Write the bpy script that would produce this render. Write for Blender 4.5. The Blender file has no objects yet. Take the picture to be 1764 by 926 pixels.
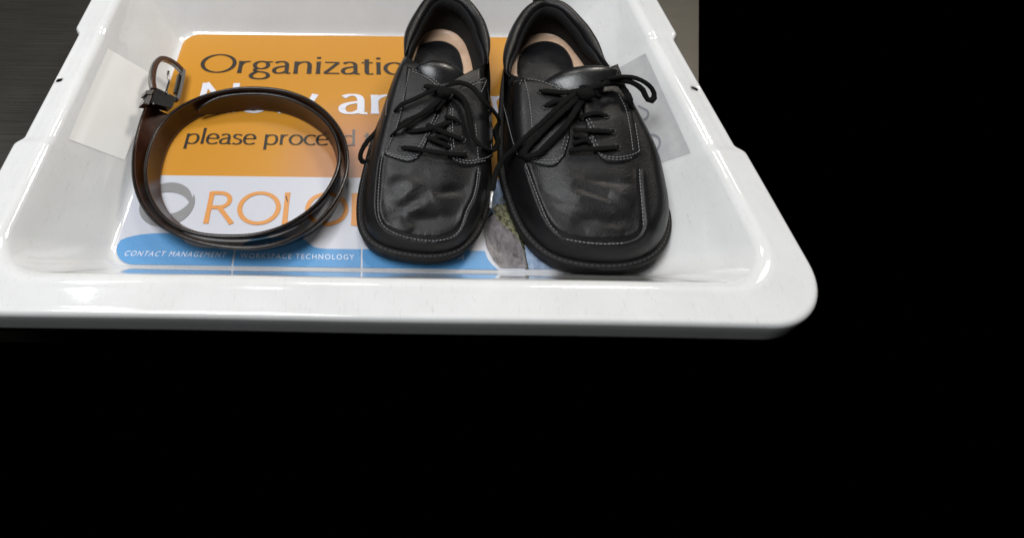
import bpy, bmesh, math, random
import numpy as np
from mathutils import Vector, Matrix
from mathutils.bvhtree import BVHTree
from mathutils import noise as mnoise
random.seed(4); rng = np.random.default_rng(4)
C = bpy.context.scene.collection
sc = bpy.context.scene

# ------------------------------------------------------------------ camera
CAMH = 0.44; F = 1000.0; CX, CY = 600.0, 253.0; IW, IH = 1764, 926
PITCH, ROLL, YAW = math.radians(48.477), math.radians(-0.087), math.radians(1.032)
cam_d = bpy.data.cameras.new('camera'); cam = bpy.data.objects.new('camera', cam_d); C.objects.link(cam)
cam_d.sensor_width = 36; cam_d.lens = F/IW*36
cam_d.shift_x = (IW/2-CX)/IW; cam_d.shift_y = -(IH/2-CY)/IW
cam_d.clip_start = 0.01; cam_d.clip_end = 50
cam.location = (0, 0, CAMH)
cr, sr = math.cos(ROLL), math.sin(ROLL)
R0 = Vector((1,0,0)); U0 = Vector((0, math.sin(PITCH), math.cos(PITCH))); D0 = Vector((0, math.cos(PITCH), -math.sin(PITCH)))
R1 = R0*cr+U0*sr; U1 = U0*cr-R0*sr
RZ = Matrix.Rotation(YAW, 3, 'Z')
CR, CU, CD = RZ@R1, RZ@U1, RZ@D0
cam.matrix_world = Matrix(((CR.x, CU.x, -CD.x, 0), (CR.y, CU.y, -CD.y, 0), (CR.z, CU.z, -CD.z, CAMH), (0,0,0,1)))
cam_d.dof.use_dof = True; cam_d.dof.focus_distance = 0.50; cam_d.dof.aperture_fstop = 7.0
sc.camera = cam

# ------------------------------------------------------------------ light
w = bpy.data.worlds.new('World'); sc.world = w; w.use_nodes = True
w.node_tree.nodes['Background'].inputs[0].default_value = (0, 0, 0, 1)
w.node_tree.nodes['Background'].inputs[1].default_value = 0.0
def area(name, loc, target, sx, sy, energy, col):
    l = bpy.data.lights.new(name, 'AREA'); l.shape = 'RECTANGLE'; l.size = sx; l.size_y = sy
    l.energy = energy; l.color = col
    o = bpy.data.objects.new(name, l); C.objects.link(o); o.location = loc
    o.rotation_euler = (Vector(target)-Vector(loc)).to_track_quat('-Z', 'Y').to_euler()
    return o
area('ceiling_lamp', (-0.50, 0.20, 1.75), (0.05, 0.4, 0), 0.9, 0.9, 34, (0.97, 0.985, 1.0))
area('ceiling_lamp', (1.00, 1.60, 1.65), (0.15, 0.4, 0), 0.42, 0.42, 19, (1.0, 0.93, 0.82))
area('ceiling_lamp', (-0.05, 1.55, 1.75), (0.1, 0.4, 0), 0.30, 0.30, 6, (1.0, 0.97, 0.92))
area('ceiling_lamp', (-1.0, 1.0, 1.8), (0.1, 0.4, 0), 0.4, 0.10, 2.2, (0.90, 0.94, 1.0))
sc.view_settings.view_transform = 'Standard'; sc.view_settings.look = 'None'
sc.view_settings.exposure = 0.0; sc.view_settings.gamma = 1.0

# ------------------------------------------------------------------ helpers
def ray(px, py): return (CD + CR*((px-CX)/F) - CU*((py-CY)/F)).normalized()
ORG = Vector((0,0,CAMH))
def bp(px, py, z=0.0):
    d = ray(px, py); return ORG + d*((z-CAMH)/d.z)
def mesh_obj(name, verts, faces, mat=None, parent=None, smooth=True, M=None):
    me = bpy.data.meshes.new(name)
    if M is not None:
        Mi = M.inverted(); verts = [Mi@Vector(v) for v in verts]
    me.from_pydata([tuple(v) for v in verts], [], [tuple(f) for f in faces]); me.update()
    o = bpy.data.objects.new(name, me); C.objects.link(o)
    mats = mat if isinstance(mat, (list, tuple)) else ([mat] if mat else [])
    for m in mats: me.materials.append(m)
    if smooth: me.polygons.foreach_set('use_smooth', [True]*len(me.polygons))
    if parent: o.parent = parent
    return o
def fix_normals(o):
    bm = bmesh.new(); bm.from_mesh(o.data); bmesh.ops.recalc_face_normals(bm, faces=bm.faces); bm.to_mesh(o.data); bm.free()
def empty(name, label, cat, M=None):
    o = bpy.data.objects.new(name, None); C.objects.link(o); o.empty_display_size = .02
    if M is not None: o.matrix_world = M
    o['label'] = label; o['category'] = cat
    return o
def catmull(pts, n, closed=False):
    P = np.array([list(p) for p in pts], float); m = len(P); out = []
    segs = m if closed else m-1
    for i in range(segs):
        if closed: a, b, c, d = P[(i-1)%m], P[i], P[(i+1)%m], P[(i+2)%m]
        else:
            b, c = P[i], P[i+1]; a = P[i-1] if i > 0 else 2*b-c; d = P[i+2] if i+2 < m else 2*c-b
        for k in range(n):
            t = k/n
            out.append(.5*((2*b)+(-a+c)*t+(2*a-5*b+4*c-d)*t*t+(-a+3*b-3*c+d)*t**3))
    if not closed: out.append(P[-1])
    return np.array(out)
def resample(P, n, closed=False):
    P = np.array(P, float)
    if closed: P = np.vstack([P, P[:1]])
    s = np.concatenate([[0], np.cumsum(np.linalg.norm(np.diff(P, axis=0), axis=1))])
    t = np.linspace(0, s[-1], n+1)[:-1] if closed else np.linspace(0, s[-1], n)
    return np.array([np.interp(t, s, P[:, k]) for k in range(P.shape[1])]).T
def length(P): return float(np.linalg.norm(np.diff(np.array(P, float), axis=0), axis=1).sum())
def dist_poly(X, Y, poly, closed=True):
    P = np.array(poly, float)[:, :2]; Q = np.roll(P, -1, 0) if closed else P[1:]
    if not closed: P = P[:-1]
    pts = np.stack([X.ravel(), Y.ravel()], 1); best = np.full(len(pts), 1e9); tb = np.zeros(len(pts))
    for i, (a, b) in enumerate(zip(P, Q)):
        ab = b-a; L = (ab@ab) or 1e-12
        t = np.clip(((pts-a)@ab)/L, 0, 1)
        d = np.linalg.norm(pts-(a+t[:, None]*ab), axis=1)
        m = d < best; best[m] = d[m]; tb[m] = (i+t[m])/len(P)
    return best.reshape(X.shape), tb.reshape(X.shape)
def tube(path, rad, seg=10, flat=1.0, up=None, taper=None, closed=False, twist=0):
    """returns verts, faces of a tube, optionally flattened"""
    P = [Vector(p) for p in path]; n = len(P); V = []; Fc = []; prev = None
    for i, p in enumerate(P):
        t = (P[(i+1)%n]-P[i-1]) if closed else (P[min(i+1, n-1)]-P[max(i-1, 0)])
        t = t.normalized() if t.length > 1e-9 else Vector((0,1,0))
        if prev is None:
            a = Vector(up) if up else Vector((0,0,1))
            nrm = (a-t*a.dot(t))
            nrm = nrm.normalized() if nrm.length > 1e-4 else t.orthogonal().normalized()
        else:
            nrm = prev-t*prev.dot(t)
            nrm = nrm.normalized() if nrm.length > 1e-6 else t.orthogonal().normalized()
            if up:
                a = Vector(up); a = a-t*a.dot(t)
                if a.length > .3: nrm = (nrm*.7+a.normalized()*.3).normalized()
        prev = nrm; bn = t.cross(nrm)
        r = rad*(taper[i] if taper is not None else 1)
        for k in range(seg):
            an = 2*math.pi*k/seg
            V.append(p+nrm*(math.sin(an)*r*flat)+bn*(math.cos(an)*r))
    for i in range(n if closed else n-1):
        for k in range(seg):
            a = i*seg+k; b = i*seg+(k+1)%seg; j = (i+1)%n
            Fc.append((a, b, j*seg+(k+1)%seg, j*seg+k))
    if not closed:
        Fc.append(tuple(range(seg))[::-1]); Fc.append(tuple((n-1)*seg+k for k in range(seg)))
    return V, Fc
class MB:
    def __init__(s): s.V = []; s.F = []
    def add(s, V, Fc):
        o = len(s.V); s.V += [Vector(v) for v in V]; s.F += [tuple(i+o for i in f) for f in Fc]
    def obj(s, name, mat, parent=None, M=None, smooth=True):
        o = mesh_obj(name, s.V, s.F, mat, parent, smooth, M)
        if 'stitching' in name: o['kind'] = 'stuff'
        return o
def loft(loops, closed=True, cap_first=False, cap_last=False):
    n = len(loops[0]); V = [tuple(p) for L in loops for p in L]; Fc = []
    for k in range(len(loops)-1):
        for i in range(n if closed else n-1):
            j = (i+1)%n; Fc.append((k*n+i, k*n+j, (k+1)*n+j, (k+1)*n+i))
    if cap_first: Fc.append(tuple(range(n))[::-1])
    if cap_last: Fc.append(tuple((len(loops)-1)*n+i for i in range(n)))
    return V, Fc

# ------------------------------------------------------------------ materials
def mat(name, col, rough=.5, metal=0, spec=.5, coat=0, build=None):
    m = bpy.data.materials.new(name); m.use_nodes = True; nt = m.node_tree; b = nt.nodes['Principled BSDF']
    b.inputs['Base Color'].default_value = (*col, 1); b.inputs['Roughness'].default_value = rough
    b.inputs['Metallic'].default_value = metal; b.inputs['Specular IOR Level'].default_value = spec
    b.inputs['Coat Weight'].default_value = coat; b.inputs['Coat Roughness'].default_value = .12
    if build: build(nt, b)
    return m
def N(nt, t, **kw):
    n = nt.nodes.new(t)
    for k, v in kw.items(): setattr(n, k, v)
    return n
def coords(nt, scale=(1,1,1), kind='Object', rot=(0,0,0)):
    tc = N(nt, 'ShaderNodeTexCoord'); mp = N(nt, 'ShaderNodeMapping'); mp.inputs['Scale'].default_value = scale
    mp.inputs['Rotation'].default_value = rot
    nt.links.new(tc.outputs[kind], mp.inputs[0]); return mp.outputs[0]
def noise(nt, vec, scale, detail=4, rough=.55, dist=0):
    n = N(nt, 'ShaderNodeTexNoise'); n.inputs['Scale'].default_value = scale; n.inputs['Detail'].default_value = detail
    n.inputs['Roughness'].default_value = rough; n.inputs['Distortion'].default_value = dist
    nt.links.new(vec, n.inputs['Vector']); return n.outputs['Fac']
def ramp(nt, fac, stops):
    r = N(nt, 'ShaderNodeValToRGB'); e = r.color_ramp.elements
    while len(e) < len(stops): e.new(.5)
    for i, (p, c) in enumerate(stops):
        e[i].position = p; e[i].color = (*c, 1) if len(c) == 3 else c
    nt.links.new(fac, r.inputs[0]); return r.outputs[0]
def mixc(nt, fac, a, b, bt='MIX'):
    n = N(nt, 'ShaderNodeMix', data_type='RGBA', blend_type=bt)
    for s, v in ((0, fac), (6, a), (7, b)):
        if hasattr(v, 'links'): nt.links.new(v, n.inputs[s])
        else: n.inputs[s].default_value = v if s == 0 else (*v, 1)
    return n.outputs[2]
def bump(nt, b, h, strength, dist=.001, chain=None):
    n = N(nt, 'ShaderNodeBump'); n.inputs['Strength'].default_value = strength; n.inputs['Distance'].default_value = dist
    nt.links.new(h, n.inputs['Height'])
    if chain: nt.links.new(chain, n.inputs['Normal'])
    nt.links.new(n.outputs[0], b.inputs['Normal']); return n.outputs[0]
def maprange(nt, v, a, b, c, d):
    n = N(nt, 'ShaderNodeMapRange'); 
    for i, x in enumerate((a, b, c, d)): n.inputs[i+1].default_value = x
    nt.links.new(v, n.inputs[0]); return n.outputs[0]

def b_plastic(nt, b):
    v = coords(nt)
    n = noise(nt, v, 9, 5, .6, .4)
    c = ramp(nt, n, [(.25, (.66,.665,.665)), (.6, (.74,.745,.745)), (.85, (.77,.77,.765))])
    # scuffs: thin pale grey scratches
    s = noise(nt, coords(nt, (30, 4, 30), rot=(0,0,.5)), 22, 2, .5, 1.5)
    c = mixc(nt, ramp(nt, s, [(.63, (0,0,0)), (.70, (.40,.40,.40))]), c, (.50,.50,.49))
    gr = noise(nt, coords(nt, (1,1,1)), 4.0, 8, .72, .3)
    c = mixc(nt, ramp(nt, gr, [(.50, (0,0,0)), (.72, (.30,.30,.30))]), c, (.56,.55,.53))
    nt.links.new(c, b.inputs['Base Color'])
    nt.links.new(maprange(nt, noise(nt, v, 40, 5), .3, .8, .05, .13), b.inputs['Roughness'])
    h = noise(nt, v, 22, 2); bump(nt, b, h, .05, .002)
PLASTIC = mat('white_plastic', (.78,.78,.77), .16, spec=.5, coat=1.0, build=b_plastic)
PLASTIC.node_tree.nodes['Principled BSDF'].inputs['Coat Roughness'].default_value = .035
PLASTIC.node_tree.nodes['Principled BSDF'].inputs['Subsurface Radius'].default_value = (1.0, .95, .85)
PLASTIC.node_tree.nodes['Principled BSDF'].inputs['Subsurface Scale'].default_value = .008
PLASTIC.node_tree.nodes['Principled BSDF'].inputs['Subsurface Weight'].default_value = 0.35

def b_leather(scale, c0, c1, r0, r1, bs):
    def f(nt, b):
        v = coords(nt)
        big = noise(nt, v, 28, 5, .6)
        nt.links.new(ramp(nt, big, [(.3, c0), (.75, c1)]), b.inputs['Base Color'])
        nt.links.new(maprange(nt, noise(nt, v, 60, 6, .7), .3, .75, r0, r1), b.inputs['Roughness'])
        vo = N(nt, 'ShaderNodeTexVoronoi'); vo.inputs['Scale'].default_value = scale; nt.links.new(v, vo.inputs['Vector'])
        wr = noise(nt, coords(nt, (1, 2.2, 1)), 210, 6, .7, 1.2)
        # sharp flex wrinkles running across the foot
        w1 = noise(nt, coords(nt, (.55, 2.0, 1), rot=(0,0,.22)), 62, 5, .6, 1.0)
        ab = N(nt, 'ShaderNodeMath', operation='SUBTRACT'); ab.inputs[1].default_value = .5; nt.links.new(w1, ab.inputs[0])
        a2 = N(nt, 'ShaderNodeMath', operation='ABSOLUTE'); nt.links.new(ab.outputs[0], a2.inputs[0])
        rg = maprange(nt, a2.outputs[0], 0, .10, 0, 1)
        n0 = bump(nt, b, rg, bs*.30, .0006)
        n1 = bump(nt, b, wr, bs, .0012, n0)
        bump(nt, b, vo.outputs['Distance'], bs*1.2, .0006, n1)
    return f
LEATHER = mat('black_leather', (.012,.012,.013), .36, spec=.26, build=b_leather(900, (.0045,.0045,.005), (.0085,.008,.009), .30, .46, .20))
SMOOTH_LEATHER = mat('black_smooth_leather', (.010,.010,.011), .25, spec=.5, build=b_leather(700, (.007,.007,.008), (.012,.012,.013), .24, .38, .10))
RUBBER = mat('black_rubber', (.011,.0105,.010), .6, spec=.2, build=b_leather(1200, (.005,.005,.005), (.013,.011,.010), .42, .7, .2))
def b_fabric(nt, b):
    v = coords(nt); vo = N(nt, 'ShaderNodeTexVoronoi'); vo.inputs['Scale'].default_value = 1300; nt.links.new(v, vo.inputs['Vector'])
    nt.links.new(ramp(nt, vo.outputs['Distance'], [(0, (.022,.022,.024)), (.8, (.005,.005,.006))]), b.inputs['Base Color'])
    bump(nt, b, vo.outputs['Distance'], .5, .0008)
FABRIC = mat('black_mesh_lining', (.01,.01,.011), .75, spec=.3, build=b_fabric)
def b_lace(nt, b):
    v = coords(nt)
    wv = N(nt, 'ShaderNodeTexWave'); wv.inputs['Scale'].default_value = 260; wv.inputs['Distortion'].default_value = 3; wv.inputs['Detail'].default_value = 2
    nt.links.new(v, wv.inputs['Vector']); bump(nt, b, wv.outputs['Fac'], .6, .0008)
    nt.links.new(ramp(nt, wv.outputs['Fac'], [(0, (.0025,.0025,.0025)), (1, (.008,.0078,.0075))]), b.inputs['Base Color'])
LACE = mat('black_cotton_lace', (.01,.01,.01), .85, spec=.12, build=b_lace)
THREAD = mat('pale_thread', (.22,.22,.23), .6)
DARK_THREAD = mat('dark_thread', (.06,.06,.062), .6)
def b_tan(nt, b):
    v = coords(nt); n = noise(nt, v, 45, 5, .6)
    nt.links.new(ramp(nt, n, [(.3, (.46,.30,.20)), (.7, (.62,.43,.30))]), b.inputs['Base Color'])
    bump(nt, b, noise(nt, v, 300, 4), .35, .001)
TAN = mat('tan_leather', (.42,.27,.17), .38, build=b_tan)
def b_brown(nt, b):
    v = coords(nt); n = noise(nt, v, 70, 5, .6)
    nt.links.new(ramp(nt, n, [(.3, (.019,.0055,.0025)), (.7, (.042,.0125,.005))]), b.inputs['Base Color'])
    bump(nt, b, noise(nt, v, 500, 4), .25, .0007)
BROWN = mat('brown_belt_leather', (.07,.025,.01), .33, build=b_brown)
BELTBLACK = mat('dark_belt_leather', (.007,.005,.0045), .2, spec=.4, build=b_leather(1500, (.005,.0035,.003), (.010,.007,.006), .16, .30, .06))
GUN = mat('gunmetal', (.30,.29,.28), .22, metal=1)
GUNDARK = mat('dark_gunmetal', (.06,.058,.055), .18, metal=1)
BUCKLE_BROWN = mat('brown_buckle_face', (.09,.035,.015), .25, metal=.4)  # brown face laid over the buckle frame
PALE_TIP = mat('pale_metal_tag', (.55,.55,.55), .35, metal=.6)

def b_counter(nt, b):
    st = noise(nt, coords(nt, (.6, 60, 1)), 12, 8, .7)
    wear = noise(nt, coords(nt), 7, 5, .6)
    c = ramp(nt, st, [(.3, (.062,.058,.051)), (.7, (.095,.089,.078))])
    nt.links.new(mixc(nt, maprange(nt, wear, .4, .8, 0, .5), c, (.13,.12,.10)), b.inputs['Base Color'])
    nt.links.new(maprange(nt, st, .3, .75, .3, .48), b.inputs['Roughness']); bump(nt, b, st, .12, .001)
COUNTER = mat('brushed_dark_steel', (.08,.075,.07), .38, metal=.75, build=b_counter)

# mat print
YO = bp(440, 305.6).y            # orange / white border on the mat
def b_mat(nt, b):
    tc = N(nt, 'ShaderNodeTexCoord'); sep = N(nt, 'ShaderNodeSeparateXYZ'); nt.links.new(tc.outputs['Object'], sep.inputs[0])
    v = tc.outputs['Object']
    sp = noise(nt, v, 1500, 2, .5)
    og = ramp(nt, sp, [(.3, (.42,.172,.012)), (.7, (.56,.262,.024))])
    # the print shifts to a dusty salmon towards the middle of the mat (a photograph printed under the orange)
    g = N(nt, 'ShaderNodeTexGradient', gradient_type='SPHERICAL'); mp = N(nt, 'ShaderNodeMapping')
    c0 = bp(640, 285); mp.inputs['Scale'].default_value = (9.5, 9.5, 9.5)
    mp.inputs['Location'].default_value = (-c0.x*9.5, -c0.y*9.5, 0)
    nt.links.new(v, mp.inputs[0]); nt.links.new(mp.outputs[0], g.inputs[0])
    sal = ramp(nt, sp, [(.3, (.30,.125,.065)), (.7, (.46,.22,.125))])
    og = mixc(nt, maprange(nt, g.outputs['Fac'], .05, .7, 0, .9), og, sal)
    wh = ramp(nt, sp, [(.3, (.41,.42,.47)), (.7, (.55,.56,.61))])
    k = N(nt, 'ShaderNodeMath', operation='GREATER_THAN'); k.inputs[1].default_value = YO; nt.links.new(sep.outputs['Y'], k.inputs[0])
    nt.links.new(mixc(nt, k.outputs[0], wh, og), b.inputs['Base Color'])
    bump(nt, b, noise(nt, v, 900, 3), .18, .0006)
MATM = mat('printed_mat', (.8,.4,.06), .33, build=b_mat)
def printed(name, a, c, rough=.36, sc_=1500, det=2):
    def f(nt, b):
        v = coords(nt); nt.links.new(ramp(nt, noise(nt, v, sc_, det, .6), [(.3, a), (.7, c)]), b.inputs['Base Color'])
        bump(nt, b, noise(nt, v, 900, 3), .18, .0006)
    return mat(name, c, rough, build=f)
P_BLUE = printed('print_blue', (.055,.20,.42), (.10,.29,.54))
P_BLACK = printed('print_black', (.012,.010,.009), (.035,.028,.02))
P_GREY2 = printed('print_slate', (.09,.085,.08), (.16,.14,.125))
P_WHITE = printed('print_white', (.54,.55,.62), (.68,.69,.75))
P_ORANGE = printed('print_orange', (.50,.20,.045), (.64,.29,.08))
P_RING = printed('print_ring_grey', (.17,.17,.175), (.25,.25,.255))
P_LB = printed('print_pale_blue', (.16,.22,.34), (.36,.46,.60), sc_=200, det=6)
def picture(name, stops, scale, stretch=(1,1,1), rot=0.0):
    def f(nt, b):
        v = coords(nt, stretch, rot=(0,0,rot)); n = noise(nt, v, scale, 7, .72, .6)
        nt.links.new(ramp(nt, n, stops), b.inputs['Base Color']); bump(nt, b, noise(nt, v, 900, 3), .18, .0006)
    return mat(name, stops[0][1], .36, build=f)
P_JACKET = picture('print_grey_jacket', [(.34,(.045,.04,.045)), (.44,(.13,.12,.125)), (.56,(.20,.18,.185)), (.68,(.27,.25,.26))], 150, (1,.45,1), .3)
P_LEAF = picture('print_foliage', [(.42,(.012,.016,.012)), (.46,(.09,.095,.06)), (.53,(.24,.22,.09)), (.58,(.16,.18,.22)), (.66,(.38,.37,.30))], 330)
P_NIGHT = picture('print_dark_foliage', [(.40,(.004,.005,.004)), (.52,(.03,.035,.02)), (.60,(.13,.14,.07)), (.68,(.25,.28,.30))], 380)
P_WALL = printed('print_blue_grey', (.17,.22,.33), (.34,.40,.50), sc_=160, det=6)
LABEL_L = mat('bright_label_patch', (.86,.86,.84), .16, build=None)  # wall brightening where an outer label shows through, put into the colour
LABEL_R = printed('shaded_label_patch', (.42,.42,.43), (.50,.50,.50), .3, 60, 3)  # outer label's shade against light coming through the wall, painted grey
LABEL_T = mat('grey_label_lettering', (.25,.25,.28), .35)

# ------------------------------------------------------------------ counter
def counter():
    a, b = bp(1206, -40, -.0075), bp(1206, 118, -.0075)       # the counter's right edge runs slightly askew to the tray
    sl = (a.x-b.x)/(a.y-b.y)
    P = [(-1.3,.199), (b.x+sl*(.199-b.y),.199), (b.x+sl*(1.5-b.y),1.5), (-1.3,1.5)]
    z0, z1 = -.045, -.0075
    bm = bmesh.new()
    vs = [bm.verts.new((x, y, z1)) for x, y in P]; f = bm.faces.new(vs)
    r = bmesh.ops.extrude_face_region(bm, geom=[f])
    for e in r['geom']:
        if isinstance(e, bmesh.types.BMVert): e.co.z = z0
    bmesh.ops.bevel(bm, geom=[e for e in bm.edges], offset=.004, segments=3, affect='EDGES')
    bmesh.ops.recalc_face_normals(bm, faces=bm.faces)
    me = bpy.data.meshes.new('counter'); bm.to_mesh(me); bm.free(); me.materials.append(COUNTER)
    o = bpy.data.objects.new('counter', me); C.objects.link(o); o['kind'] = 'structure'
    o['label'] = 'dark brushed steel counter under the white tray'
counter()

# ------------------------------------------------------------------ tray
TCX, TCY = .0185, .4100
HX, HY = .231, .1608
def smooth01(t): t = np.clip(t, 0, 1); return t*t*(3-2*t)
def rrect(hx, hy, r, dirs):
    """points of a rounded rectangle matched to a fixed list of parameters (side, fraction)"""
    out = []
    for kind, i, t in dirs:
        sx, sy = [(1,-1), (1,1), (-1,1), (-1,-1)][i]
        if kind == 'c':
            a0 = [-90, 0, 90, 180][i]; a = math.radians(a0+90*t)
            out.append((sx*(hx-r)+math.cos(a)*r, sy*(hy-r)+math.sin(a)*r))
        else:
            # straight after corner i: right, top, left, bottom
            p0, p1 = [((hx,-(hy-r)), (hx,hy-r)), ((hx-r,hy), (-(hx-r),hy)), ((-hx,hy-r), (-hx,-(hy-r))), ((-(hx-r),-hy), (hx-r,-hy))][i]
            out.append((p0[0]+(p1[0]-p0[0])*t, p0[1]+(p1[1]-p0[1])*t))
    return np.array(out)
dirs = []
for i in range(4):
    for k in range(14): dirs.append(('c', i, k/14))
    nn = 190 if i % 2 == 0 else 200
    for k in range(nn): dirs.append(('s', i, k/nn))
D_IN, DEP = .050, .075
prof = [(-.10,0), (-.05,0), (-.02,0), (-.008,0), (-.003,.0004), (0,.0018), (.0025,.0045)]       # (offset, z) floor to wall
for k in range(1, 9): prof.append((.0025+(D_IN-.008-.0025)*k/9, .0045+(DEP-.011-.0045)*k/9))
for a in range(0, 9):                                                                    # lip
    an = math.radians(144.0-a*(144-88)/8); r = .011
    prof.append((D_IN+.000+math.cos(an)*r+.004, DEP-.011+math.sin(an)*r))
flange_start = len(prof)
for k in range(1, 9): prof.append((D_IN+.0045+.0195*k/8, DEP-.0002-.0012*k/8))
for a in range(1, 6):
    an = math.radians(88-a*17.6); r = .0045; prof.append((D_IN+.0240+math.cos(an)*r, DEP-.0055+math.sin(an)*r))
prof += [(D_IN+.0287, DEP-.012), (D_IN+.029, DEP-.020), (D_IN+.0292, DEP-.026), (D_IN+.0268, DEP-.026), (D_IN+.0262, DEP-.012), (D_IN+.023, DEP-.0055), (D_IN+.004, DEP-.0045)]
prof += [(D_IN-.004, DEP-.014), (.006, .0), (.002, -.0040), (-.004, -.005), (-.03, -.005)]
loops = []
for k, (o, z) in enumerate(prof):
    r = max(.006, .020+o*.35) if z > -.001 else .018
    L = rrect(HX+o, HY+o, r, dirs)
    x = L[:, 0]+TCX; y = L[:, 1]+TCY; zz = np.full(len(L), z)
    if z > .045:
        # recessed hand-hold stretch of the side rims
        side = smooth01((np.abs(L[:, 0])-(HX+o-.012))/.006)
        mid = smooth01((y-.3225)/.011)*smooth01((.4865-y)/.011)
        m = side*mid*smooth01((z-.045)/.02)
        zz = zz-.0016*m; 
        fo = smooth01((o-D_IN-.010)/.012)
        x = x-np.sign(L[:, 0])*.0050*m*fo
        # slight waviness of moulded plastic
        zz = zz+.0005*np.sin(x*23+1)*np.cos(y*19)
    loops.append(np.stack([x, y, zz], 1))
V, Fc = loft(loops, True, True, True)
tray = empty('plastic_tray', 'shallow white glossy plastic security tray holding the belt and both shoes', 'tray', Matrix.Translation((TCX, TCY, -.005)))
TM = tray.matrix_world.copy(); TM = Matrix.Translation((TCX, TCY, -.005))
shell = mesh_obj('tray_shell', V, Fc, PLASTIC, tray, True, TM)
# rim holes
bm = bmesh.new(); bm.from_mesh(shell.data); bmesh.ops.recalc_face_normals(bm, faces=bm.faces)
for (hx_, hy_) in ((102,138), (1197,153)):
    c = TM.inverted()@bp(hx_, hy_, .072)
    fs = [f for f in bm.faces if (f.calc_center_median()-c).xy.length < .0034 and f.normal.z > .5 and f.calc_center_median().z > c.z-.006]
    if not fs: continue
    bmesh.ops.delete(bm, geom=fs, context='FACES')
    low = [f for f in bm.faces if (f.calc_center_median()-c).xy.length < .0046 and f.normal.z < -.3 and c.z-.012 < f.calc_center_median().z < c.z]
    bmesh.ops.delete(bm, geom=low, context='FACES')
    bd = [e for e in bm.edges if e.is_boundary and (e.verts[0].co-c).xy.length < .006 and e.verts[0].co.z > c.z-.0022 and e.verts[1].co.z > c.z-.0022]
    for v in {v for e in bd for v in e.verts}:
        d = v.co-c; d.z = 0
        if d.length > 1e-6: d = d.normalized()*.0034; v.co.x = c.x+d.x; v.co.y = c.y+d.y
    r = bmesh.ops.extrude_edge_only(bm, edges=bd)
    for g in r['geom']:
        if isinstance(g, bmesh.types.BMVert): g.co.z -= .0014
bm.to_mesh(shell.data); bm.free()
shell.data.polygons.foreach_set('use_smooth', [True]*len(shell.data.polygons))
tray_bvh = BVHTree.FromPolygons([Vector(v) for v in V], Fc)
def coons(top, bot, left, right, nu, nv):
    """px curves -> grid; top/bot run left->right, left/right run top->bottom"""
    T = resample(catmull(top, 8), nu); B = resample(catmull(bot, 8), nu); L = resample(catmull(left, 8), nv); R = resample(catmull(right, 8), nv)
    G = np.zeros((nv, nu, 2))
    for j in range(nv):
        v = j/(nv-1)
        for i in range(nu):
            u = i/(nu-1)
            G[j, i] = (1-v)*T[i]+v*B[i]+(1-u)*L[j]+u*R[j]-((1-u)*(1-v)*T[0]+u*(1-v)*T[-1]+(1-u)*v*B[0]+u*v*B[-1])
    return G
def patch(bvh, G, off, skirt=.0015, bulge=0.0, zfall=None):
    """grid of pixels laid on a surface at height off with a rounded edge that dives to the surface"""
    nv, nu = G.shape[:2]; pos = [[None]*nu for _ in range(nv)]; last = None
    for j in range(nv):
        for i in range(nu):
            d = ray(*G[j, i]); h = bvh.ray_cast(ORG, d)
            pos[j][i] = (h[0], h[1] if h[1].dot(d) < 0 else -h[1]) if h[0] else None
    # fill misses from the nearest hit
    hits = [(j, i) for j in range(nv) for i in range(nu) if pos[j][i]]
    for j in range(nv):
        for i in range(nu):
            if not pos[j][i]:
                jj, ii = min(hits, key=lambda q: (q[0]-j)**2+(q[1]-i)**2); p, n = pos[jj][ii]
                d = ray(*G[j, i]); t = (p-ORG).dot(CD)/d.dot(CD); pos[j][i] = (ORG+d*t, n)
    V = []; idx = {}
    for j in range(nv):
        for i in range(nu):
            p, n = pos[j][i]; e = min(i, nu-1-i, j, nv-1-j)
            s = [.55, .85, 1.0][min(e, 2)] if skirt else 1
            idx[j, i] = len(V); V.append(p+n*(off*s))
    Fc = [(idx[j, i], idx[j+1, i], idx[j+1, i+1], idx[j, i+1]) for j in range(nv-1) for i in range(nu-1)]
    if skirt:
        ring = [(0, i) for i in range(nu)]+[(j, nu-1) for j in range(1, nv)]+[(nv-1, i) for i in range(nu-2, -1, -1)]+[(j, 0) for j in range(nv-2, 0, -1)]
        base = len(V)
        for q in ring: p, n = pos[q[0]][q[1]]; V.append(p-n*skirt)
        m = len(ring)
        for k in range(m): a = idx[ring[k]]; b_ = idx[ring[(k+1)%m]]; Fc.append((a, b_, base+(k+1)%m, base+k))
    return V, Fc
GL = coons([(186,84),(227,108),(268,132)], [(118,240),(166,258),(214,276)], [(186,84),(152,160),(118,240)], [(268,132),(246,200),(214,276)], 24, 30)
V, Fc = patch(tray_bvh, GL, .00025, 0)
o = mesh_obj('label_patch', V, Fc, LABEL_L, tray, True, TM); o['label'] = 'pale patch on the left inner wall of the tray, brightness of an outer label painted in'
GR = coons([(1020,146),(1062,120),(1112,92)], [(1060,300),(1125,284),(1190,263)], [(1020,146),(1035,220),(1060,300)], [(1112,92),(1150,175),(1190,263)], 24, 30)
V, Fc = patch(tray_bvh, GR, .00025, 0)
labr = mesh_obj('label_patch', V, Fc, LABEL_R, tray, True, TM); labr['label'] = 'label patch with faint letters on the right inner wall of the tray, its backlit shade painted in'

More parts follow.
